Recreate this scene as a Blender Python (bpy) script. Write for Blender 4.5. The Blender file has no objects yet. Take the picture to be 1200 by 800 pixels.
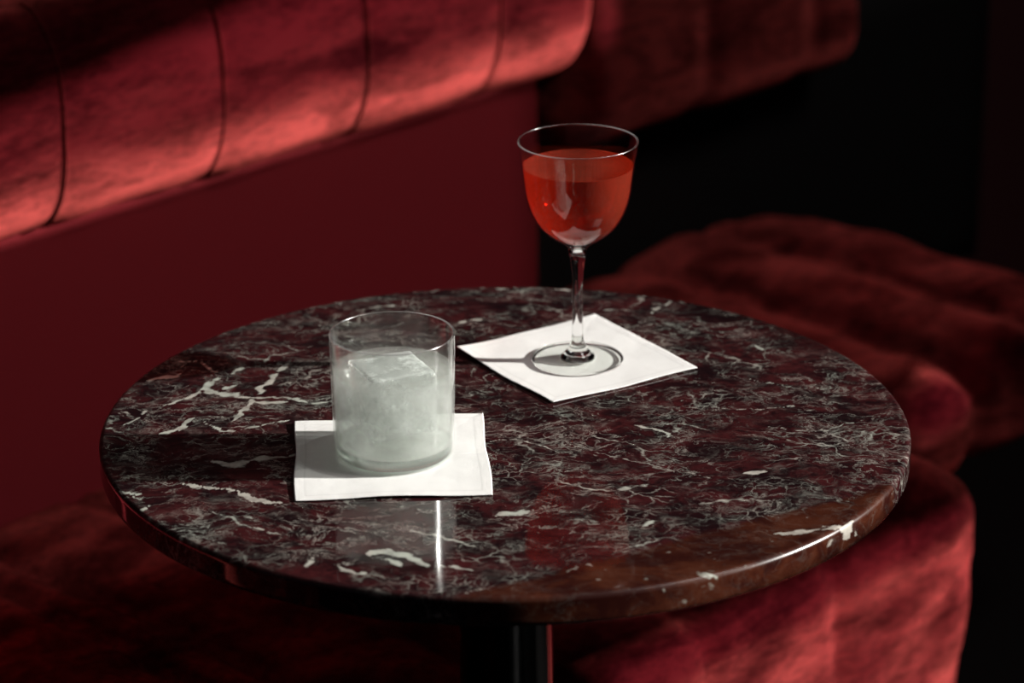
import bpy, bmesh, math, random
import numpy as np
from mathutils import Vector, Matrix, noise as mnoise

# ------------------------------------------------------------------ camera, world, sun, lamps, exposure
S = bpy.context.scene
COL = S.collection
TZ = 0.73                                  # height of the table top above the floor

cam_d = bpy.data.cameras.new('camera')
cam = bpy.data.objects.new('camera', cam_d)
COL.objects.link(cam)
S.camera = cam
def aim_camera():
    D, el, yaw, dp, roll = 2.0, .3909, .0028, -.0274, -.0066
    a = el + dp
    fw = Vector((math.sin(yaw)*math.cos(a), math.cos(yaw)*math.cos(a), -math.sin(a)))
    rt = Vector((math.cos(yaw), -math.sin(yaw), 0))
    up = rt.cross(fw)
    c, s = math.cos(roll), math.sin(roll)
    r, u = rt*c + up*s, up*c - rt*s
    m = Matrix((r, u, -fw)).transposed().to_4x4()
    m.translation = Vector((0, -D*math.cos(el), D*math.sin(el) + TZ))
    cam.matrix_world = m
aim_camera()
cam_d.sensor_width = 36
cam_d.lens = 102.97
cam_d.clip_start = .05
cam_d.dof.use_dof = True
cam_d.dof.focus_distance = 1.95
cam_d.dof.aperture_fstop = 5.6

world = bpy.data.worlds.new('world')
S.world = world
world.use_nodes = True
bg = world.node_tree.nodes['Background']
bg.inputs[0].default_value = (.75, .8, 1, 1)
bg.inputs[1].default_value = .012

SUN_EL = math.radians(20.0)
sun_d = bpy.data.lights.new('sun', 'SUN')
sun_d.energy = 8.8
sun_d.color = (1, .965, .91)
sun_d.angle = math.radians(.9)
sun = bpy.data.objects.new('sun', sun_d)
sun.rotation_euler = (0, math.radians(90) - SUN_EL, 0)      # shines towards -x, slightly down
sun.location = (3, 0, 2)
COL.objects.link(sun)

def area(name, loc, target, size, energy, color=(1, 1, 1)):
    d = bpy.data.lights.new(name, 'AREA')
    d.energy, d.size, d.color = energy, size, color
    o = bpy.data.objects.new(name, d)
    o.location = loc
    o.rotation_euler = (Vector(target) - Vector(loc)).to_track_quat('-Z', 'Y').to_euler()
    COL.objects.link(o)
    return o
area('fill_light', (1.15, -.35, 2.35), (-.1, .7, .6), .5, 8.0, (1, .95, .92))  # fill lamp added overhead to lift the shaded panel and back seats

S.cycles.blur_glossy = .05
S.cycles.transparent_max_bounces = 48
S.cycles.max_bounces = 20
S.cycles.transmission_bounces = 16
S.cycles.glossy_bounces = 8
S.cycles.volume_bounces = 5
S.cycles.sample_clamp_indirect = 20
S.view_settings.view_transform = 'Standard'
S.view_settings.look = 'None'
S.view_settings.exposure = 0
S.view_settings.gamma = 1
S.view_settings.use_curve_mapping = False

# ------------------------------------------------------------------ helpers
def tag(o, label=None, cat=None, group=None, kind=None):
    if label: o['label'] = label
    if cat: o['category'] = cat
    if group: o['group'] = group
    if kind: o['kind'] = kind
    return o

def empty(name, loc, rz=0):
    o = bpy.data.objects.new(name, None)
    o.empty_display_size = .05
    o.location = loc
    o.rotation_euler = (0, 0, rz)
    COL.objects.link(o)
    return o

def mesh(name, verts, faces, mat, parent=None, smooth=True, loc=None):
    me = bpy.data.meshes.new(name)
    me.from_pydata([tuple(v) for v in verts], [], [tuple(f) for f in faces])
    me.update()
    if smooth:
        me.polygons.foreach_set('use_smooth', [True]*len(me.polygons))
    if mat: me.materials.append(mat)
    o = bpy.data.objects.new(name, me)
    COL.objects.link(o)
    if parent: o.parent = parent
    if loc is not None: o.location = loc
    return o

def recalc(o):
    bm = bmesh.new(); bm.from_mesh(o.data)
    bmesh.ops.remove_doubles(bm, verts=bm.verts, dist=1e-6)
    bmesh.ops.recalc_face_normals(bm, faces=bm.faces)
    bm.to_mesh(o.data); bm.free()
    return o

def lathe(name, prof, mat, parent=None, seg=128, loc=None, smooth=True):
    """closed solid of revolution; prof runs from the axis to the axis"""
    V, F = [], []
    rings = []
    for r, z in prof:
        if r < 1e-7:
            rings.append([len(V)]); V.append((0, 0, z))
        else:
            k = len(V)
            for i in range(seg):
                t = 2*math.pi*i/seg
                V.append((r*math.cos(t), r*math.sin(t), z))
            rings.append(list(range(k, k+seg)))
    for a, b in zip(rings, rings[1:]):
        for i in range(seg):
            j = (i+1) % seg
            if len(a) == 1 and len(b) == 1: continue
            if len(a) == 1: F.append((a[0], b[j], b[i]))
            elif len(b) == 1: F.append((a[i], a[j], b[0]))
            else: F.append((a[i], a[j], b[j], b[i]))
    o = mesh(name, V, F, mat, parent, smooth, loc)
    return recalc(o)

def spline(pts, n=8):
    """Catmull-Rom through pts"""
    P = [np.array(p, float) for p in pts]
    P = [2*P[0]-P[1]] + P + [2*P[-1]-P[-2]]
    out = []
    for i in range(1, len(P)-2):
        for k in range(n):
            t = k/n
            a, b, c, d = P[i-1], P[i], P[i+1], P[i+2]
            out.append(.5*((2*b)+(c-a)*t+(2*a-5*b+4*c-d)*t*t+(3*b-a-3*c+d)*t**3))
    out.append(P[-2])
    return out

def tube(name, pts, r, mat, parent=None, seg=8):
    V, F = [], []
    pts = [Vector(p) for p in pts]
    ref = Vector((0.31, 0.2, .93))
    for i, p in enumerate(pts):
        t = (pts[min(i+1, len(pts)-1)] - pts[max(i-1, 0)]).normalized()
        u = t.cross(ref).normalized(); w = t.cross(u)
        for k in range(seg):
            a = 2*math.pi*k/seg
            V.append(p + (u*math.cos(a) + w*math.sin(a))*r)
    for i in range(len(pts)-1):
        for k in range(seg):
            k2 = (k+1) % seg
            F.append((i*seg+k, i*seg+k2, (i+1)*seg+k2, (i+1)*seg+k))
    F.append(tuple(range(seg))[::-1]); F.append(tuple(range((len(pts)-1)*seg, len(pts)*seg)))
    return recalc(mesh(name, V, F, mat, parent))

def fbm(p, s, o=3):
    q = Vector(p)*s
    v, a = 0, .5
    for _ in range(o):
        v += a*mnoise.noise(q); q = q*2.03 + Vector((7.1, 3.3, 1.7)); a *= .5
    return v

def rounded_box(name, lo, hi, rad, mat, parent=None, step=.012, disp=None):
    """dense box with rounded edges; rad = radius (x, y, z); disp(p, n) moves a point along its normal"""
    lo, hi = np.array(lo, float), np.array(hi, float)
    rad = np.minimum(np.array(rad, float), (hi-lo)*.499)
    n = np.maximum(((hi-lo)/step).astype(int), 4)
    V, F, idx = [], [], {}
    def vid(i, j, k):
        key = (i, j, k)
        if key not in idx:
            idx[key] = len(V)
            V.append(lo + (hi-lo)*np.array(key)/n)
        return idx[key]
    for ax in range(3):
        b, c = (ax+1) % 3, (ax+2) % 3
        for side in (0, n[ax]):
            for i in range(n[b]):
                for j in range(n[c]):
                    q = []
                    for di, dj in ((0, 0), (1, 0), (1, 1), (0, 1)):
                        key = [0, 0, 0]; key[ax] = side; key[b] = i+di; key[c] = j+dj
                        q.append(vid(*key))
                    F.append(q if side else q[::-1])
    V = np.array(V)
    inner = np.clip(V, lo+rad, hi-rad)
    dl = (V-inner)/rad
    # spread corner samples evenly, then push onto the ellipsoid
    dl = np.sign(dl)*np.tan(np.abs(dl)*math.pi/4)
    L = np.linalg.norm(dl, axis=1, keepdims=True)
    nn = dl/np.maximum(L, 1e-9)
    V = inner + nn*rad
    nr = nn/rad; nr /= np.maximum(np.linalg.norm(nr, axis=1, keepdims=True), 1e-9)
    if disp:
        for i in range(len(V)):
            V[i] += nr[i]*disp(V[i], nr[i])
    o = mesh(name, V, F, mat, parent)
    return o

# ------------------------------------------------------------------ materials
class G:
    """small node-graph helper"""
    def __init__(s, name):
        s.m = bpy.data.materials.new(name); s.m.use_nodes = True
        s.t = s.m.node_tree; s.t.nodes.clear()
        s.out = s.t.nodes.new('ShaderNodeOutputMaterial')
    def n(s, typ, **kw):
        nd = s.t.nodes.new('ShaderNode'+typ)
        for k, v in kw.items(): setattr(nd, k, v)
        return nd
    def put(s, sock, v):
        if isinstance(v, bpy.types.NodeSocket): s.t.links.new(v, sock)
        elif v is not None:
            if sock.type == 'RGBA' and len(v) == 3: v = (*v, 1)
            sock.default_value = v
    def math(s, op, a, b=None, c=None, clamp=False):
        nd = s.n('Math', operation=op, use_clamp=clamp)
        for i, v in enumerate((a, b, c)):
            if v is not None: s.put(nd.inputs[i], v)
        return nd.outputs[0]
    def vmath(s, op, a, b=None, scale=None):
        nd = s.n('VectorMath', operation=op)
        s.put(nd.inputs[0], a)
        if b is not None: s.put(nd.inputs[1], b)
        if scale is not None: s.put(nd.inputs['Scale'], scale)
        return nd.outputs[0]
    def obj(s): return s.n('TexCoord').outputs['Object']
    def mapping(s, v, loc=(0, 0, 0), rot=(0, 0, 0), scale=(1, 1, 1)):
        nd = s.n('Mapping'); s.put(nd.inputs[0], v)
        nd.inputs[1].default_value = loc; nd.inputs[2].default_value = rot; nd.inputs[3].default_value = scale
        return nd.outputs[0]
    def noise(s, v, scale, detail=3, rough=.5, dist=0, out=0):
        nd = s.n('TexNoise'); s.put(nd.inputs['Vector'], v)
        nd.inputs['Scale'].default_value = scale; nd.inputs['Detail'].default_value = detail
        nd.inputs['Roughness'].default_value = rough; nd.inputs['Distortion'].default_value = dist
        return nd.outputs[out]
    def voro(s, v, scale):
        nd = s.n('TexVoronoi', feature='DISTANCE_TO_EDGE'); s.put(nd.inputs['Vector'], v)
        nd.inputs['Scale'].default_value = scale
        return nd.outputs['Distance']
    def step(s, v, a, b, c=0., d=1.):
        nd = s.n('MapRange', interpolation_type='SMOOTHSTEP'); s.put(nd.inputs[0], v)
        for i, x in enumerate((a, b, c, d)): s.put(nd.inputs[i+1], x)
        return nd.outputs[0]
    def mix(s, f, a, b):
        nd = s.n('Mix', data_type='RGBA'); s.put(nd.inputs[0], f); s.put(nd.inputs[6], a); s.put(nd.inputs[7], b)
        return nd.outputs[2]
    def shmix(s, f, a, b):
        nd = s.n('MixShader'); s.put(nd.inputs[0], f); s.put(nd.inputs[1], a); s.put(nd.inputs[2], b)
        return nd.outputs[0]
    def attr(s, name): return s.n('Attribute', attribute_name=name).outputs['Fac']
    def principled(s, **kw):
        nd = s.n('BsdfPrincipled')
        for k, v in kw.items(): s.put(nd.inputs[k.replace('_', ' ')], v)
        return nd.outputs[0]
    def bump(s, h, strength=.3, dist=.001):
        nd = s.n('Bump'); s.put(nd.inputs['Height'], h)
        nd.inputs['Strength'].default_value = strength; nd.inputs['Distance'].default_value = dist
        return nd.outputs[0]
    def done(s, sh):
        s.t.links.new(sh, s.out.inputs['Surface']); return s.m
    def fresnel(s, f0=.04):
        """Schlick reflectance, the same from both sides of the surface"""
        lw = s.n('LayerWeight').outputs['Facing']
        return s.math('ADD', s.math('MULTIPLY', s.math('POWER', lw, 5), 1-f0), f0, clamp=True)

def plain(name, col, rough=.5, **kw):
    g = G(name)
    return g.done(g.principled(Base_Color=col, Roughness=rough, **kw))

def velvet(name, dark, light, sheen=1.0, scale=14):
    g = G(name)
    co = g.obj()
    st = g.mapping(co, rot=(0, 0, 0), scale=(.45, 1, 1.6))
    n1 = g.noise(st, scale, 5, .6, .8)
    n2 = g.noise(g.mapping(co, scale=(1, 1, 3)), 70, 4, .65, .4)
    f = g.math('ADD', g.math('MULTIPLY', n1, .75), g.math('MULTIPLY', n2, .35))
    f = g.step(f, .38, .72)
    col = g.mix(f, dark, light)
    fine = g.noise(g.mapping(co, scale=(1, 1, 2)), 900, 2, .6)
    nrm = g.bump(g.math('ADD', fine, g.math('MULTIPLY', n2, 2)), .35, .0012)
    d = g.n('BsdfDiffuse'); g.put(d.inputs['Color'], col); g.put(d.inputs['Normal'], nrm)
    s = g.n('BsdfSheen', distribution='ASHIKHMIN')
    g.put(s.inputs['Color'], g.mix(g.math('MULTIPLY', g.math('ADD', .35, f), .8), (0, 0, 0), tuple(c*sheen for c in (1, .155, .136))))
    s.inputs['Roughness'].default_value = .5; g.put(s.inputs['Normal'], nrm)
    ad = g.n('AddShader'); g.put(ad.inputs[0], d.outputs[0]); g.put(ad.inputs[1], s.outputs[0])
    return g.done(ad.outputs[0])

M = {}
M['velvet'] = velvet('red_velvet', (.013, .0008, .0016), (.062, .0040, .0062), .95)
M['panel'] = plain('burgundy_panel', (.50, .042, .056), .6, Specular_IOR_Level=.12)
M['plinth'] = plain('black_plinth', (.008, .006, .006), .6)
M['floor'] = plain('dark_floor', (.012, .009, .009), .5)
M['wall'] = plain('dark_wall', (.06, .008, .01), .8)
M['metal'] = plain('black_lacquered_metal', (.006, .006, .006), .16, Specular_IOR_Level=.6)
M['shell'] = plain('dark_mask_wall', (.02, .018, .018), .9)

def marble():
    g = G('red_veined_marble')
    co = g.obj()
    w1 = g.vmath('SCALE', g.vmath('SUBTRACT', g.noise(co, 11, 3, .6, 0, 1), (.5, .5, .5)), scale=.055)
    w2 = g.vmath('SCALE', g.vmath('SUBTRACT', g.noise(co, 60, 3, .6, 0, 1), (.5, .5, .5)), scale=.016)
    c2 = g.vmath('ADD', g.vmath('ADD', co, w1), w2)
    st = g.mapping(c2, rot=(0, 0, math.radians(12)), scale=(.8, 1.25, 1))
    e1 = g.voro(st, 24)
    e2 = g.voro(st, 62)
    e3 = g.voro(st, 130)
    k1 = g.step(g.noise(co, 13, 3, .6), .52, .70)
    k2 = g.step(g.noise(g.mapping(co, loc=(3, 1, 0)), 17, 4, .6), .50, .68)
    k3 = g.step(g.noise(g.mapping(co, loc=(7, 2, 0)), 22, 4, .6), .50, .68)
    v1 = g.math('MULTIPLY', g.step(e1, .0, .035, .8, 0), k1)
    v2 = g.math('MULTIPLY', g.step(e2, .0, .06, .6, 0), k2)
    v3 = g.math('MULTIPLY', g.step(e3, .0, .10, .4, 0), k3)
    rn = g.noise(st, 38, 7, .68, .6)
    rg = g.step(g.math('ABSOLUTE', g.math('SUBTRACT', rn, .5)), 0, .028, .5, 0)
    rg = g.math('MULTIPLY', rg, g.step(g.noise(g.mapping(co, loc=(0, 9, 0)), 15, 3, .6), .40, .62))
    bl = g.step(g.noise(st, 55, 4, .6, .3), .66, .74, 0, .7)
    vein = g.math('MAXIMUM', g.math('MAXIMUM', v1, v2), g.math('MAXIMUM', g.math('MAXIMUM', v3, rg), bl))
    soft = g.math('MULTIPLY', g.step(g.noise(st, 30, 6, .7), .52, .78), .22)
    vein = g.math('MAXIMUM', vein, soft)
    # reddish-brown band across the front right
    sx = g.n('SeparateXYZ'); g.put(sx.inputs[0], co)
    wob = g.math('MULTIPLY', g.math('SUBTRACT', g.noise(co, 20, 3, .6), .5), .022)
    f = g.math('SUBTRACT', g.math('MULTIPLY_ADD', sx.outputs[0], .576, -.256), sx.outputs[1])
    f = g.math('ADD', f, wob)
    brown = g.step(f, -.004, .006)
    vein = g.math('MULTIPLY', vein, g.math('SUBTRACT', 1, g.math('MULTIPLY', brown, .86)))
    speck = g.math('MULTIPLY', g.step(g.noise(st, 85, 2, .5), .68, .74, 0, .7), brown)
    vein = g.math('MAXIMUM', vein, speck)
    hand = g.attr('vein')
    hn = g.math('MULTIPLY', g.math('SUBTRACT', g.noise(g.mapping(co, scale=(.8, 1.3, 1)), 150, 5, .7), .5), 1.0)
    hand = g.math('MULTIPLY', g.step(g.math('ADD', hand, hn),   .15, .66), g.math('GREATER_THAN', hand, .01))
    tex = g.noise(st, 140, 5, .75)
    vein = g.math('MULTIPLY', vein, g.step(tex, .36, .62, .15, 1.1))
    vein = g.math('MAXIMUM', vein, g.math('MULTIPLY', hand, g.step(g.noise(co, 90, 5, .7), .3, .6, .5, .95)))
    base = g.mix(g.step(g.noise(st, 26, 6, .7), .38, .64), (.010, .004, .005), (.050, .010, .011))
    bcol = g.mix(g.step(g.noise(st, 30, 5, .65), .35, .65), (.022, .005, .004), (.060, .016, .008))
    base = g.mix(g.step(tex, .30, .56, .85, 0), base, (.006, .003, .004))
    base = g.mix(brown, base, bcol)
    vcol = g.mix(g.step(g.noise(co, 20, 3, .6), .4, .6), (.46, .49, .43), (.48, .45, .40))
    col = g.mix(vein, base, vcol)
    return g.done(g.principled(Base_Color=col, Roughness=g.math('MULTIPLY_ADD', g.attr('edge'), .24, .05), Specular_IOR_Level=.5))
M['marble'] = marble()

def linen():
    g = G('white_linen')
    co = g.obj()
    st = g.attr('stitch')
    wv = g.n('TexWave', wave_type='BANDS', bands_direction='X'); g.put(wv.inputs[0], co); wv.inputs['Scale'].default_value = 700
    wv2 = g.n('TexWave', wave_type='BANDS', bands_direction='Y'); g.put(wv2.inputs[0], co); wv2.inputs['Scale'].default_value = 700
    h = g.math('ADD', wv.outputs['Fac'], wv2.outputs['Fac'])
    h = g.math('ADD', h, g.math('MULTIPLY', g.noise(co, 120, 3, .6), 2.0))
    col = g.mix(g.math('MULTIPLY', st, .30), (.84, .84, .825), (.42, .42, .41))
    return g.done(g.principled(Base_Color=col, Roughness=.9, Specular_IOR_Level=.1, Normal=g.bump(h, .25, .0004)))
M['linen'] = linen()

def clear(name, tint=(.97, .985, .975), haze=0.0, f0=.05, mul=1.0, rough=.03):
    """thin clear glass: reflects like glass and lets light straight through; optional mist of droplets"""
    g = G(name)
    tr = g.n('BsdfTransparent'); g.put(tr.inputs[0], tint)
    gl = g.n('BsdfGlossy'); g.put(gl.inputs['Color'], (1, 1, 1)); gl.inputs['Roughness'].default_value = rough
    sh = g.shmix(g.math('MULTIPLY', g.fresnel(f0), mul), tr.outputs[0], gl.outputs[0])
    if haze:
        co = g.obj()
        df = g.n('BsdfDiffuse'); g.put(df.inputs[0], (.9, .92, .9))
        tl = g.n('BsdfTranslucent'); g.put(tl.inputs[0], (.9, .92, .9))
        fog = g.shmix(.5, df.outputs[0], tl.outputs[0])
        sx = g.n('SeparateXYZ'); g.put(sx.inputs[0], co)
        z = sx.outputs[2]
        band = g.math('MULTIPLY', g.step(z, .006, .016), g.step(z, .056, .064, 1, 0))
        nz = g.step(g.noise(co, 45, 4, .6), .35, .7)
        k = g.math('MULTIPLY', g.math('MULTIPLY', band, haze), g.math('ADD', .35, nz))
        sh = g.shmix(k, sh, fog)
    return g.done(sh)
def real_glass(name, ior=1.5, col=(1, 1, 1), rough=0):
    g = G(name)
    b = g.n('BsdfGlass'); g.put(b.inputs['Color'], col); b.inputs['IOR'].default_value = ior; b.inputs['Roughness'].default_value = rough
    return g.done(b.outputs[0])
def liquid(name, col, body, k_through, k_body, ior=1.33, added_haze=0):
    """drink: bends the light, lets part of it straight through, with diffuse body and haze added to brighten it"""
    g = G(name)
    b = g.n('BsdfGlass'); g.put(b.inputs['Color'], col); b.inputs['IOR'].default_value = ior
    t = g.n('BsdfTransparent'); g.put(t.inputs[0], col)
    sh = g.shmix(k_through, b.outputs[0], t.outputs[0])
    if k_body:
        d = g.n('BsdfDiffuse'); g.put(d.inputs[0], body)
        l = g.n('BsdfTranslucent'); g.put(l.inputs[0], body)
        sh = g.shmix(k_body, sh, g.shmix(.6, d.outputs[0], l.outputs[0]))
    if added_haze:
        v = g.n('VolumeScatter'); v.inputs['Color'].default_value = (1, .992, .972, 1); v.inputs['Density'].default_value = added_haze
        g.t.links.new(v.outputs[0], g.out.inputs['Volume'])
    return g.done(sh)
M['glass_thin'] = clear('clear_glass_wall', mul=.6)
M['glass_misted'] = clear('misted_glass_wall', haze=.12, rough=.13)
M['glass_foot'] = liquid('clear_glass_foot', (.98, .99, .98), (1, 1, 1), .93, 0, 1.5)
def lip():
    g = G('brightened_glass_lip')
    t = g.n('BsdfTransparent'); gl = g.n('BsdfGlossy'); gl.inputs['Roughness'].default_value = .22
    tl = g.n('BsdfTranslucent'); g.put(tl.inputs[0], (.9, .92, .92))  # white share painted in so the rim reads as a bright line
    sh = g.shmix(g.math('MULTIPLY_ADD', g.fresnel(.1), .5, .15), t.outputs[0], gl.outputs[0])
    return g.done(g.shmix(.10, sh, tl.outputs[0]))
M['lip'] = lip()
M['base_glass'] = liquid('thick_glass_base', (.97, .985, .975), (1, 1, 1), .25, 0, 1.5)
M['glass_solid'] = real_glass('solid_clear_glass')
M['cocktail'] = liquid('orange_red_cocktail', (.86, .23, .13), (.88, .165, .095), .8, .20)
M['water'] = liquid('brightened_clear_spirit', (.99, .992, .985), (.95, .95, .93), .72, .06, 1.33, 14)  # scattering haze and pale body added so the clear drink looks bright

def ice():
    g = G('clear_ice')
    t = g.n('BsdfTransparent'); g.put(t.inputs[0], (.97, .98, .98))
    gl = g.n('BsdfGlossy'); gl.inputs['Roughness'].default_value = .12
    sh = g.shmix(g.math('MULTIPLY', g.fresnel(.06), .8), t.outputs[0], gl.outputs[0])
    d = g.n('BsdfDiffuse'); g.put(d.inputs[0], (.9, .92, .91)); l = g.n('BsdfTranslucent'); g.put(l.inputs[0], (.9, .92, .91))
    fr = g.math('MULTIPLY_ADD', g.step(g.noise(g.obj(), 48, 5, .7), .46, .66), .68, .04)
    nz = g.n('SeparateXYZ'); g.put(nz.inputs[0], g.n('NewGeometry').outputs['Normal'])
    fr = g.math('ADD', fr, g.step(nz.outputs[2], .6, .9, 0, .40), clamp=True)       # top face whitened to brighten the drink's surface
    return g.done(g.shmix(fr, sh, g.shmix(.5, d.outputs[0], l.outputs[0])))
M['ice'] = ice()
def frost():
    g = G('frosted_ice')
    t = g.n('BsdfTransparent')
    d = g.n('BsdfDiffuse'); g.put(d.inputs[0], (.93, .94, .93)); l = g.n('BsdfTranslucent'); g.put(l.inputs[0], (.93, .94, .93))
    fr = g.step(g.noise(g.obj(), 90, 5, .7), .25, .40, .7, 1)
    return g.done(g.shmix(fr, t.outputs[0], g.shmix(.5, d.outputs[0], l.outputs[0])))
M['frost'] = frost()

# ------------------------------------------------------------------ the room
def box(name, lo, hi, mat, parent=None):
    x0, y0, z0 = lo; x1, y1, z1 = hi
    V = [(x, y, z) for z in (z0, z1) for y in (y0, y1) for x in (x0, x1)]
    F = [(0, 2, 3, 1), (4, 5, 7, 6), (0, 1, 5, 4), (2, 6, 7, 3), (0, 4, 6, 2), (1, 3, 7, 5)]
    return mesh(name, V, F, mat, parent, smooth=False)
tag(box('floor', (-2.2, -3.2, -.1), (2.6, 4.6, 0), M['floor']), kind='structure')

# unseen wall added on the right, its openings cut to mask the sun
WX, SLOPE = 1.6, math.tan(SUN_EL)
def sun_h(h): return TZ + h + WX*SLOPE       # height at the wall of the ray that crosses the table's axis at h
# openings: (y0, y1, sill, head) as heights of the rays they let in; the far upper one slopes to keep the back panel shaded
SUN_GAPS = [((-.31, 0), (-.055, .21), (-.14, .21)), ((0, .285), (-.14, .21), (-.03, .21)), ((.45, 1.035), (.143, .252), (-.052, .165)), ((.20, .66), (-.88, -.30), (-.88, -.485)), ((.70, .81), (-.485, -.415), (-.485, -.415))]
def wall_with_sun_gaps(name, mat):
    ys = sorted({-3.4, 4.6} | {y for p in SUN_GAPS for y in p[0]})
    n = len(ys)
    def row(y, pane, k):
        (a, c), za, zc = SUN_GAPS[pane]
        t = min(max((y-a)/(c-a), 0), 1)
        return sun_h(za[k]*(1-t) + zc[k]*t)
    Z = []
    for y in ys:
        up = 0 if y <= 0 else 1 if y < .40 else 2
        low = 3 if y < .68 else 4
        Z.append((0, row(y, low, 0), row(y, low, 1), row(y, up, 0), row(y, up, 1), 2.8))
    m = len(Z[0])
    def solid(j, k):
        if not (0 <= j < n-1 and 0 <= k < m-1): return False
        mid = (ys[j]+ys[j+1])/2
        inside = lambda p: SUN_GAPS[p][0][0] < mid < SUN_GAPS[p][0][1]
        if k == 1 and (inside(3) or inside(4)): return False
        if k == 3 and (inside(0) or inside(1) or inside(2)): return False
        return True
    V, F = [], []
    def v(side, j, k): return (side*n + j)*m + k
    for x in (WX, WX+.05):
        for y, zz in zip(ys, Z):
            for z in zz: V.append((x, y, z))
    for j in range(n-1):
        for k in range(m-1):
            if not solid(j, k): continue
            F.append((v(0, j, k), v(0, j, k+1), v(0, j+1, k+1), v(0, j+1, k)))
            F.append((v(1, j, k), v(1, j+1, k), v(1, j+1, k+1), v(1, j, k+1)))
            for (dj, dk, p, q) in ((-1, 0, (j, k), (j, k+1)), (1, 0, (j+1, k), (j+1, k+1)), (0, -1, (j, k), (j+1, k)), (0, 1, (j, k+1), (j+1, k+1))):
                if not solid(j+dj, k+dk):
                    F.append((v(0, *p), v(0, *q), v(1, *q), v(1, *p)))
    return recalc(mesh(name, V, F, mat, None, smooth=False))
tag(wall_with_sun_gaps('sun_mask_wall', M['shell']), kind='structure')

# ------------------------------------------------------------------ banquettes along the left wall
A = math.radians(43)
BX, BY = -.444, .510
RZ = math.pi/2 - A                      # local x runs along the wall, local -y comes out of it
ST = TZ - .28                           # seat height

wl = mesh('wall_left', *(lambda b: b)(([(-1.6, .16, 0), (3.6, .16, 0), (3.6, .16, 2.8), (-1.6, .16, 2.8),
          (-1.6, .28, 0), (3.6, .28, 0), (3.6, .28, 2.8), (-1.6, .28, 2.8)],
          [(0, 1, 2, 3), (5, 4, 7, 6), (4, 0, 3, 7), (1, 5, 6, 2), (3, 2, 6, 7), (4, 5, 1, 0)])), M['wall'], None, False)
wl.location = (BX, BY, 0); wl.rotation_euler = (0, 0, RZ)
tag(wl, kind='structure')

SEAMS = [-.66, -.48, -.30, -.12, .06, .24, .42, .60]
def groove(x, seams, depth, w):
    return -depth*sum(math.exp(-((x-s)/w)**2) for s in seams)

def back_disp(p, n):
    d = groove(p[0], SEAMS, .0016, .016)
    return d + .004*fbm(p, 9, 3)
def back_profile(s, y_out, z0, z1, r, off):
    """points of the roll's outline (front side) for a welt at x = s"""
    pts = []
    for i in range(25):
        a = -math.pi/2 + math.pi*i/24
        cy, cz = y_out + BRY, (z0 + r if a < 0 else z1 - r)
        pts.append((s, cy - (BRY+off)*math.cos(a), cz + (r+off)*math.sin(a)))
    return pts

sofa = empty('banquette', (BX, BY, 0), RZ)
tag(sofa, 'red velvet banquette with a sunlit channelled back roll, behind and under the marble table', 'banquette', 'red velvet banquettes along the wall')
# back panel
rounded_box('back_panel', (-1.3, 0, ST-.12), (.705, .14, TZ+.02), (.004, .004, .004), M['panel'], sofa, .05)
B0, B1, BR = TZ - .043, TZ + .155, .085
BRY = .05
rounded_box('back_cushion', (-1.3, -.048, B0), (.752, .13, B1), (.030, BRY, BR), M['velvet'], sofa, .008, back_disp)
for s in SEAMS[3:]:
    tube('seam_piping', back_profile(s, -.048, B0, B1, BR, -.0004), .0013, M['velvet'], sofa)

def seat_disp(p, n):
    d = groove(p[0], [-.48, -.30, -.115, -.07, .06, .24, .42], .009, .012)
    d += .016*fbm(p, 5.5, 3) + .007*fbm(p, 17, 3)
    return d
rounded_box('seat_cushion', (-1.3, -.61, .10), (.667, 0, ST), (.085, .075, .05), M['velvet'], sofa, .012, seat_disp)
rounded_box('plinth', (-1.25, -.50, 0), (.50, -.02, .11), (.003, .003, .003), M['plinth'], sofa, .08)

sofb = empty('banquette', (BX, BY, 0), RZ)
tag(sofb, 'dim red velvet banquette set further back, seen beyond the coupe glass', 'banquette', 'red velvet banquettes along the wall')
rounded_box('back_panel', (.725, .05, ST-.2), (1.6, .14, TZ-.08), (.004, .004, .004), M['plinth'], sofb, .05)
def back2_disp(p, n):
    return groove(p[0], [.92, 1.10], .006, .014) + .007*fbm(p, 8, 3)
rounded_box('back_cushion', (.722, -.052, TZ-.130), (1.20, .13, TZ+.17), (.03, .05, .05), M['velvet'], sofb, .011, back2_disp)
def seat2_disp(p, n):
    d = groove(p[0], [.84, .98], .012, .018)
    return d + .022*fbm(p, 5.5, 3) + .006*fbm(p, 15, 2)
rounded_box('seat_cushion', (.722, -.465, ST-.13), (1.13, .04, ST+.004), (.06, .07, .055), M['velvet'], sofb, .012, seat2_disp)
rounded_box('plinth', (.72, -.20, 0), (1.05, .04, ST-.125), (.003, .003, .003), M['plinth'], sofb, .08)

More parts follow.
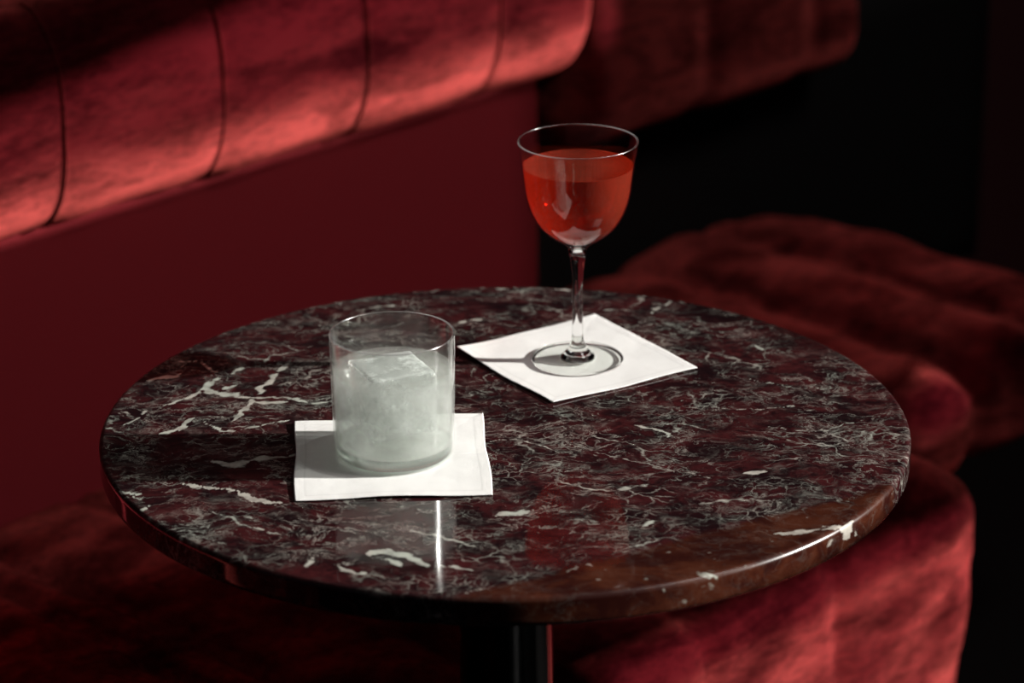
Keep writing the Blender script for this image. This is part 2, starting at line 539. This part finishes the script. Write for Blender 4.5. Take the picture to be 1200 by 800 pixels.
# ------------------------------------------------------------------ the round marble table
table = empty('cafe_table', (0, 0, 0))
tag(table, 'round red marble cafe table with white veins on a black pedestal', 'table')
TR, TT, TB = .275, .020, .0036
VEINS = [
    ([(-0.2380,0.1195), (-0.2188,0.1174), (-0.2114,0.1038), (-0.2039,0.0953)], 0.0015, 0.70),
    ([(-0.2106,0.0626), (-0.2081,0.0739), (-0.2031,0.0853)], 0.0033, 1.00),
    ([(-0.2090,0.0642), (-0.2031,0.0592), (-0.1943,0.0542), (-0.1870,0.0525)], 0.0041, 1.00),
    ([(-0.1977,0.0656), (-0.1930,0.0671), (-0.1888,0.0735)], 0.0022, 0.90),
    ([(-0.2106,0.0626), (-0.2185,0.0515), (-0.2283,0.0422), (-0.2376,0.0345)], 0.0019, 0.85),
    ([(-0.2502,0.0847), (-0.2421,0.0878), (-0.2343,0.0893), (-0.2309,0.0975)], 0.0019, 0.80),
    ([(-0.1942,0.0951), (-0.1859,0.1049)], 0.0019, 0.80),
    ([(-0.1571,0.1127), (-0.1637,0.0944), (-0.1649,0.0763), (-0.1713,0.0651), (-0.1723,0.0554)], 0.0022, 0.95),
    ([(-0.1888,0.0525), (-0.1766,0.0491), (-0.1616,0.0472), (-0.1465,0.0437), (-0.1324,0.0371), (-0.1219,0.0400)], 0.0015, 0.85),
    ([(-0.1751,0.0443), (-0.1754,0.0332), (-0.1794,0.0239), (-0.1883,0.0040)], 0.0022, 0.90),
    ([(-0.2061,0.0074), (-0.1964,-0.0035), (-0.1886,-0.0127), (-0.1683,-0.0056), (-0.1495,0.0078)], 0.0013, 0.70),
    ([(-0.1748,0.0411), (-0.1669,0.0378), (-0.1516,0.0406)], 0.0022, 0.80),
    ([(-0.2134,0.0106), (-0.2176,0.0061), (-0.2207,-0.0045), (-0.2251,-0.0120), (-0.2343,-0.0178)], 0.0022, 1.00),
    ([(-0.2490,0.0253), (-0.2503,0.0160), (-0.2517,0.0130), (-0.2574,-0.0038)], 0.0015, 0.70),
    ([(-0.1931,-0.0655), (-0.1802,-0.0715), (-0.1596,-0.0604), (-0.1407,-0.0550)], 0.0033, 0.60),
    ([(-0.2109,-0.1018), (-0.1893,-0.1077), (-0.1742,-0.1162), (-0.1546,-0.1288), (-0.1432,-0.1344)], 0.0026, 0.95),
    ([(-0.2509,-0.1107), (-0.2437,-0.1149), (-0.2359,-0.1205)], 0.0026, 0.90),
    ([(-0.2351,-0.1420), (-0.2309,-0.1407), (-0.2254,-0.1368)], 0.0019, 0.90),
    ([(-0.2465,-0.1243), (-0.2342,-0.1259)], 0.0015, 0.70),
    ([(-0.1184,-0.2146), (-0.1206,-0.2207), (-0.1236,-0.2317)], 0.0022, 0.90),
    ([(-0.1021,-0.2248), (-0.0975,-0.2346), (-0.0920,-0.2407), (-0.0854,-0.2396)], 0.0022, 0.70),
    ([(-0.0849,-0.2128), (-0.0751,-0.2080), (-0.0661,-0.2106), (-0.0564,-0.2195), (-0.0483,-0.2306)], 0.0041, 0.80),
    ([(-0.0721,-0.2192), (-0.0640,-0.2279)], 0.0030, 0.70),
    ([(-0.0437,-0.2295), (-0.0327,-0.2321), (-0.0218,-0.2359)], 0.0019, 0.60),
    ([(-0.0079,-0.1568), (-0.0014,-0.1517), (0.0067,-0.1505), (0.0160,-0.1467)], 0.0030, 0.75),
    ([(0.0870,-0.1717), (0.0927,-0.1653)], 0.0019, 0.70),
    ([(-0.0256,-0.2680), (-0.0195,-0.2634), (-0.0093,-0.2601)], 0.0015, 0.60),
    ([(0.0878,-0.0077), (0.0945,-0.0123), (0.1031,-0.0155), (0.1110,-0.0292)], 0.0030, 0.75),
    ([(0.1595,-0.0894), (0.1696,-0.0896)], 0.0041, 0.80),
    ([(0.1821,0.1433), (0.1900,0.1345)], 0.0019, 0.80),
    ([(0.1660,-0.1873), (0.1849,-0.1838), (0.2042,-0.1777), (0.2146,-0.1715)], 0.0019, 1.00),
    ([(-0.0069,0.2687), (0.0036,0.2646)], 0.0015, 0.60),
    ([(0.0389,0.2657), (0.0533,0.2635)], 0.0019, 0.60),
    ([(-0.0342,0.1943), (-0.0260,0.1996), (-0.0184,0.2012)], 0.0026, 0.70),
    ([(0.1123,0.2149), (0.1192,0.2241), (0.1277,0.2370)], 0.0019, 0.70),
    ([(0.0741,0.2213), (0.0938,0.2172)], 0.0019, 0.40),
    ([(-0.0903,-0.0944), (-0.0610,-0.1493)], 0.0011, 0.30),
    ([(0.0613,-0.0546), (0.0943,-0.0768), (0.1321,-0.0987)], 0.0011, 0.50),
    ([(-0.0183,-0.0385), (0.0047,-0.0315), (0.0386,-0.0542)], 0.0011, 0.50),
    ([(0.1234,0.0350), (0.1577,0.0186), (0.1994,0.0240)], 0.0011, 0.50),
    ([(0.0321,-0.0968), (0.0592,-0.1180), (0.0926,-0.1118)], 0.0015, 0.50),
    ([(0.1785,-0.0125), (0.2067,-0.0206), (0.2430,-0.0062)], 0.0011, 0.50),
    ([(0.1239,-0.1395), (0.1516,-0.1333), (0.1783,-0.1405)], 0.0019, 0.50),
    ([(0.0946,-0.0697), (0.0846,-0.0405), (0.0564,-0.0281)], 0.0011, 0.50),
    ([(0.1626,0.0827), (0.1970,0.0623), (0.2384,0.0566)], 0.0011, 0.50),
    ([(-0.1319,0.1570), (-0.1496,0.1400), (-0.1630,0.1542)], 0.0011, 0.50),
    ([(-0.1097,0.2198), (-0.0908,0.2324), (-0.0585,0.2280)], 0.0015, 0.45),
    ([(-0.2223,-0.1593), (-0.1935,-0.1793), (-0.1705,-0.1987)], 0.0011, 0.40),
    ([(-0.1858,-0.1469), (-0.1625,-0.1670), (-0.1401,-0.1803)], 0.0015, 0.50),
    ([(-0.0602,-0.1754), (-0.0386,-0.1885), (-0.0173,-0.2016)], 0.0019, 0.50),
]
def table_top():
    seg = 640
    rr = list(np.linspace(0, TR-TB, 190)[1:])
    prof = [(r, 0.) for r in rr]
    for i in range(1, 9):
        a = math.pi/2*i/8
        prof.append((TR-TB+TB*math.sin(a), -TB+TB*math.cos(a)))
    for z in np.linspace(-TB, -TT+TB, 12)[1:]: prof.append((TR, z))
    for i in range(1, 6):
        a = math.pi/2*i/5
        prof.append((TR-TB+TB*math.cos(a), -TT+TB-TB*math.sin(a)))
    prof.append((.03, -TT))
    prof = np.array(prof)
    t = np.arange(seg)*2*math.pi/seg
    X = np.outer(prof[:, 0], np.cos(t)); Y = np.outer(prof[:, 0], np.sin(t)); Z = np.repeat(prof[:, 1:2], seg, 1)
    V = np.stack([X, Y, Z], -1).reshape(-1, 3)
    V = np.concatenate([V, [[0, 0, 0], [0, 0, -TT]]])
    n = len(prof); c0, c1 = len(V)-2, len(V)-1
    F = []
    for i in range(n-1):
        for j in range(seg):
            k = (j+1) % seg
            F.append((i*seg+j, (i+1)*seg+j, (i+1)*seg+k, i*seg+k))
    for j in range(seg):
        k = (j+1) % seg
        F.append((c0, j, k)); F.append((c1, (n-1)*seg+k, (n-1)*seg+j))
    o = mesh('tabletop', V, F, M['marble'], table)
    o.location = (0, 0, TZ)
    # larger pale veins follow their own courses through the stone
    rng = np.random.default_rng(4)
    P = V[:, :2].copy()
    def wob(P, s, seed):
        r = np.random.default_rng(seed); out = np.zeros(len(P))
        for _ in range(7):
            k = r.normal(0, s, 2); out += np.sin(P@k + r.uniform(0, 6.28))
        return out/2.6
    Pw = P + .0016*np.stack([wob(P, 260, 1), wob(P, 260, 2)], 1) + .0007*np.stack([wob(P, 800, 3), wob(P, 800, 4)], 1)
    thick = np.clip(.85 + .45*wob(P, 330, 5), .25, 1.6)
    val = np.zeros(len(V))
    for pts, w, s in VEINS:
        pts = np.array(spline(pts, 6)) if len(pts) > 2 else np.array(pts)
        best = np.full(len(V), 9.)
        L = len(pts)-1
        for i in range(L):
            a, b = pts[i], pts[i+1]
            ab = b-a
            u = np.clip(((Pw-a)@ab)/max(ab@ab, 1e-12), 0, 1)
            d = np.linalg.norm(Pw-a-u[:, None]*ab, axis=1)
            q = (i+u)/L
            taper = .55+.45*np.sqrt(np.clip(4*q*(1-q), 0, 1))
            best = np.minimum(best, d/taper)
        k = best/(w*.88*thick)
        val = np.maximum(val, s*np.clip(1.55-k, 0, 1))
    # the bright vein that runs over the rim on the right
    side = V[:, 2] < -.001
    ang = np.arctan2(V[:, 1], V[:, 0])
    drip = (np.abs(ang - math.atan2(-.1715, .2146)) < .011*(1+3*(V[:, 2]+.011)/.02)) & (V[:, 2] > -.011)
    val[side] = 0
    val[side & drip] = .75
    edge = ((V[:, 2] < -.00005) & (V[:, 2] > -TB*.97)).astype(np.float32)      # the arris is less finely polished
    ae = o.data.attributes.new('edge', 'FLOAT', 'POINT'); ae.data.foreach_set('value', edge)
    at = o.data.attributes.new('vein', 'FLOAT', 'POINT')
    at.data.foreach_set('value', val.astype(np.float32))
    return o
table_top()
lathe('pedestal', [(0, .012), (.033, .012), (.033, TZ-TT-.008), (.070, TZ-TT-.006), (.072, TZ-TT), (0, TZ-TT)], M['metal'], table, 96)
lathe('base_plate', [(0, 0), (.19, 0), (.195, .003), (.195, .008), (.18, .013), (.05, .020), (.0, .020)], M['metal'], table, 96)

# ------------------------------------------------------------------ napkins
def napkin(label, corners, waves, lift=None, seed=0, stitches=True):
    c = [np.array(p) for p in corners]           # back-left, back-right, front-right, front-left
    ctr = sum(c)/4
    N = 150
    V, F, st = [], [], []
    for top in (1, 0):
        for j in range(N+1):
            for i in range(N+1):
                u, v = i/N, j/N
                p = c[0]*(1-u)*(1-v) + c[1]*u*(1-v) + c[2]*u*v + c[3]*(1-u)*v
                # slightly bowed woven edges
                p = p + (c[1]-c[0])*0.010*math.sin(v*9+seed)*(abs(u-.5)*2)**3*(1 if u > .5 else -1)*.5
                p = p + (c[3]-c[0])*0.012*math.sin(u*8+1.3*seed)*(abs(v-.5)*2)**3*(1 if v > .5 else -1)*.5
                e = min(u, v, 1-u, 1-v)
                edge = max(0, 1-e/.30)
                z = .0010 + .00035*(1+fbm((p[0], p[1], seed), 45, 3)*1.2)
                z += edge**1.5*waves*(.5+.5*math.sin(7.5*(u if min(v, 1-v) < min(u, 1-u) else v)+seed*2.1+(1.7 if v > .5 else 0)))
                if lift: z += lift(u, v)
                inset = .055
                g = 0
                if stitches:
                    for q, o_ in ((u, v), (1-u, v), (v, u), (1-v, u)):
                        if inset*.9 < o_ < 1-inset*.9:
                            g = max(g, math.exp(-((q-inset)/.0036)**2))
                z -= .00005*g
                V.append((p[0]-ctr[0], p[1]-ctr[1], z + (.00055 if top else 0) - .0006))
                st.append(g if top else 0)
    K = (N+1)**2
    for j in range(N):
        for i in range(N):
            a = j*(N+1)+i
            F.append((a, a+N+1, a+N+2, a+1)); F.append((K+a, K+a+1, K+a+N+2, K+a+N+1))
    def strip(ids):
        for a, b in zip(ids, ids[1:]): F.append((a, b, K+b, K+a))
    strip([i for i in range(N+1)]); strip([N*(N+1)+i for i in range(N, -1, -1)])
    strip([j*(N+1) for j in range(N, -1, -1)]); strip([j*(N+1)+N for j in range(N+1)])
    o = mesh('cocktail_napkin', V, F, M['linen'])
    at = o.data.attributes.new('stitch', 'FLOAT', 'POINT'); at.data.foreach_set('value', st)
    o.location = (ctr[0], ctr[1], TZ)
    tag(o, label, 'napkin', 'white cocktail napkins')
    return o
napkin('white stitched linen napkin lying square under the short tumbler',
       [(-.143, -.0015), (-.0156, .0113), (-.0079, -.1248), (-.1352, -.1319)], .0010, None, 1)
napkin('white linen napkin lying cornerwise under the stemmed coupe glass',
       [(-.0347, .1341), (.0678, .2067), (.1379, .0948), (.0333, .0305)], .0007,
       lambda u, v: .003*max(0, 1-(u+v)/.35)**2, 3, True)

NZ = TZ + .0016                           # napkin surface under the glasses

# ------------------------------------------------------------------ tumbler with ice
TX, TY = -.0735, -.0575
tumbler = empty('tumbler', (TX, TY, NZ))
tag(tumbler, 'short straight clear glass tumbler, misted by its cold drink, on the nearer napkin', 'glass')
def arc(cx, cz, r, a0, a1, n=6):
    return [(cx+r*math.cos(math.radians(a0+(a1-a0)*i/n)), cz+r*math.sin(math.radians(a0+(a1-a0)*i/n))) for i in range(n+1)]
wall = [(0, .0008), (.030, .0003)] + arc(.0352, .005, .0045, -90, 0) + [(.0400, .012), (.0406, .040), (.0412, .0850)] \
     + arc(.0405, .0852, .0007, 0, 180, 6) + [(.0391, .040), (.0386, .014)] + [(.0390, .0100), (.0388, .0058)] + arc(.0348, .0052, .0040, 0, -90) + [(0, .0011)]
def give_lip(o, z):
    o.data.materials.append(M['lip'])
    for p in o.data.polygons:
        if p.center.z > z: p.material_index = 1
give_lip(lathe('glass_body', wall, M['glass_misted'], tumbler, 160), .0846)
lathe('thick_base', [(0, .0012), (.029, .0010)] + arc(.0346, .0055, .0040, -90, 0) + [(.0388, .0085)] + [(.0384, .0095), (.034, .0090), (.02, .0082), (0, .0078)], M['base_glass'], tumbler, 128)
LZ = .0612
lq = lathe('drink', [(0, .0081), (.02, .0085), (.034, .0093), (.0380, .0100), (.0383, .016), (.0388, .040), (.0391, LZ)] + [(.0383, LZ-.0006), (.02, LZ-.0008), (0, LZ-.0008)], M['water'], None, 160)
lq.location = (TX, TY, NZ)
tag(lq, 'clear iced drink filling the short tumbler', 'drink')
def ice_disp(p, n):
    return .0016*fbm(p, 55, 3) + .0005*fbm(p, 160, 2)
ic = empty('ice_cube', (TX-.001, TY+.001, NZ+.0085), math.radians(24))
tag(ic, 'large clear ice cube with a frosted heart floating in the tumbler', 'ice cube')
rounded_box('ice_block', (-.0235, -.0235, .0105), (.0235, .0235, .0540), (.004, .004, .004), M['ice'], ic, .0016, ice_disp)
def lump(name, c, r, mat, parent, amp=.45, sc=70, seed=0):
    bm = bmesh.new(); bmesh.ops.create_icosphere(bm, subdivisions=5, radius=1)
    for v in bm.verts:
        q = v.co.copy()
        k = 1 + amp*fbm(q + Vector((seed, 0, 0)), 1.6, 4)*1.6
        v.co = Vector((c[0]+q.x*r[0]*k, c[1]+q.y*r[1]*k, c[2]+q.z*r[2]*k))
    me = bpy.data.meshes.new(name); bm.to_mesh(me); bm.free()
    me.polygons.foreach_set('use_smooth', [True]*len(me.polygons))
    me.materials.append(mat)
    o = bpy.data.objects.new(name, me); COL.objects.link(o); o.parent = parent
    return o
lump('frosted_heart', (-.007, -.006, .032), (.0160, .013, .0165), M['frost'], ic)

# ------------------------------------------------------------------ stemmed coupe with the red cocktail
GX, GY = .0525, .1120
coupe = empty('cocktail_glass', (GX, GY, NZ))
tag(coupe, 'tall stemmed clear cocktail glass holding a red drink, on the farther napkin', 'glass')
outer = [(.0052, .0815), (.0075, .0862), (.0125, .0900), (.0190, .0942), (.0256, .1000), (.0302, .1062), (.0346, .1155), (.0374, .1265), (.0398, .1455), (.0413, .1560), (.0424, .1632)]
outer = [tuple(p) for p in spline(outer, 5)]
inner = [(r - (.0010 if z > .1 else .0010+(.1-z)*.12), z) for r, z in outer if z > .0915]
innerb = [(max(r, 0.0), z) for r, z in inner]
innerb = [(0, .0880), (.0045, .0884), (.0085, .0896)] + innerb
bowl = [(0, .0815)] + outer + arc(.0418, .1634, .0006, 0, 180, 5) + innerb[::-1]
give_lip(lathe('bowl', bowl, M['glass_thin'], coupe, 160), .1626)
stem = [(0, .0019), (.0125, .0019), (.0122, .0036), (.0102, .0058), (.0078, .0078), (.0062, .0098), (.0056, .0125), (.0043, .0155), (.0040, .020), (.0037, .035), (.0037, .055), (.0041, .066), (.0052, .0745), (.0066, .0830), (.0050, .0838), (0, .0842)]
lathe('stem', stem, M['glass_solid'], coupe, 64)
foot = [(0, .0006), (.031, .0002), (.0328, .0008), (.0330, .0014), (.0322, .0022), (.022, .0028), (.0135, .0034), (.0128, .0018), (0, .0018)]
ft = lathe('foot', foot, M['glass_foot'], coupe, 128)
ft.data.materials.append(M['glass_solid'])
for p in ft.data.polygons:
    if math.hypot(p.center.x, p.center.y) > .0315: p.material_index = 1
LC = .1462
lc = [(max(r-.00008, 0), z+.0001) for r, z in innerb if z < LC] + [(.03878, LC), (.0382, LC-.0006), (.02, LC-.0008), (0, LC-.0008)]
ck = lathe('drink', lc, M['cocktail'], None, 160)
ck.location = (GX, GY, NZ)
tag(ck, 'orange red cocktail filling the stemmed glass bowl', 'drink')

# sharp sunlight bent by the drink in the tumbler
sun_d.cycles.is_caustics_light = True
lq.cycles.is_caustics_caster = True
for o in COL.objects:
    if o.name.split('.')[0] in ('cocktail_napkin', 'tabletop', 'ice_block', 'frosted_heart'): o.cycles.is_caustics_receiver = True
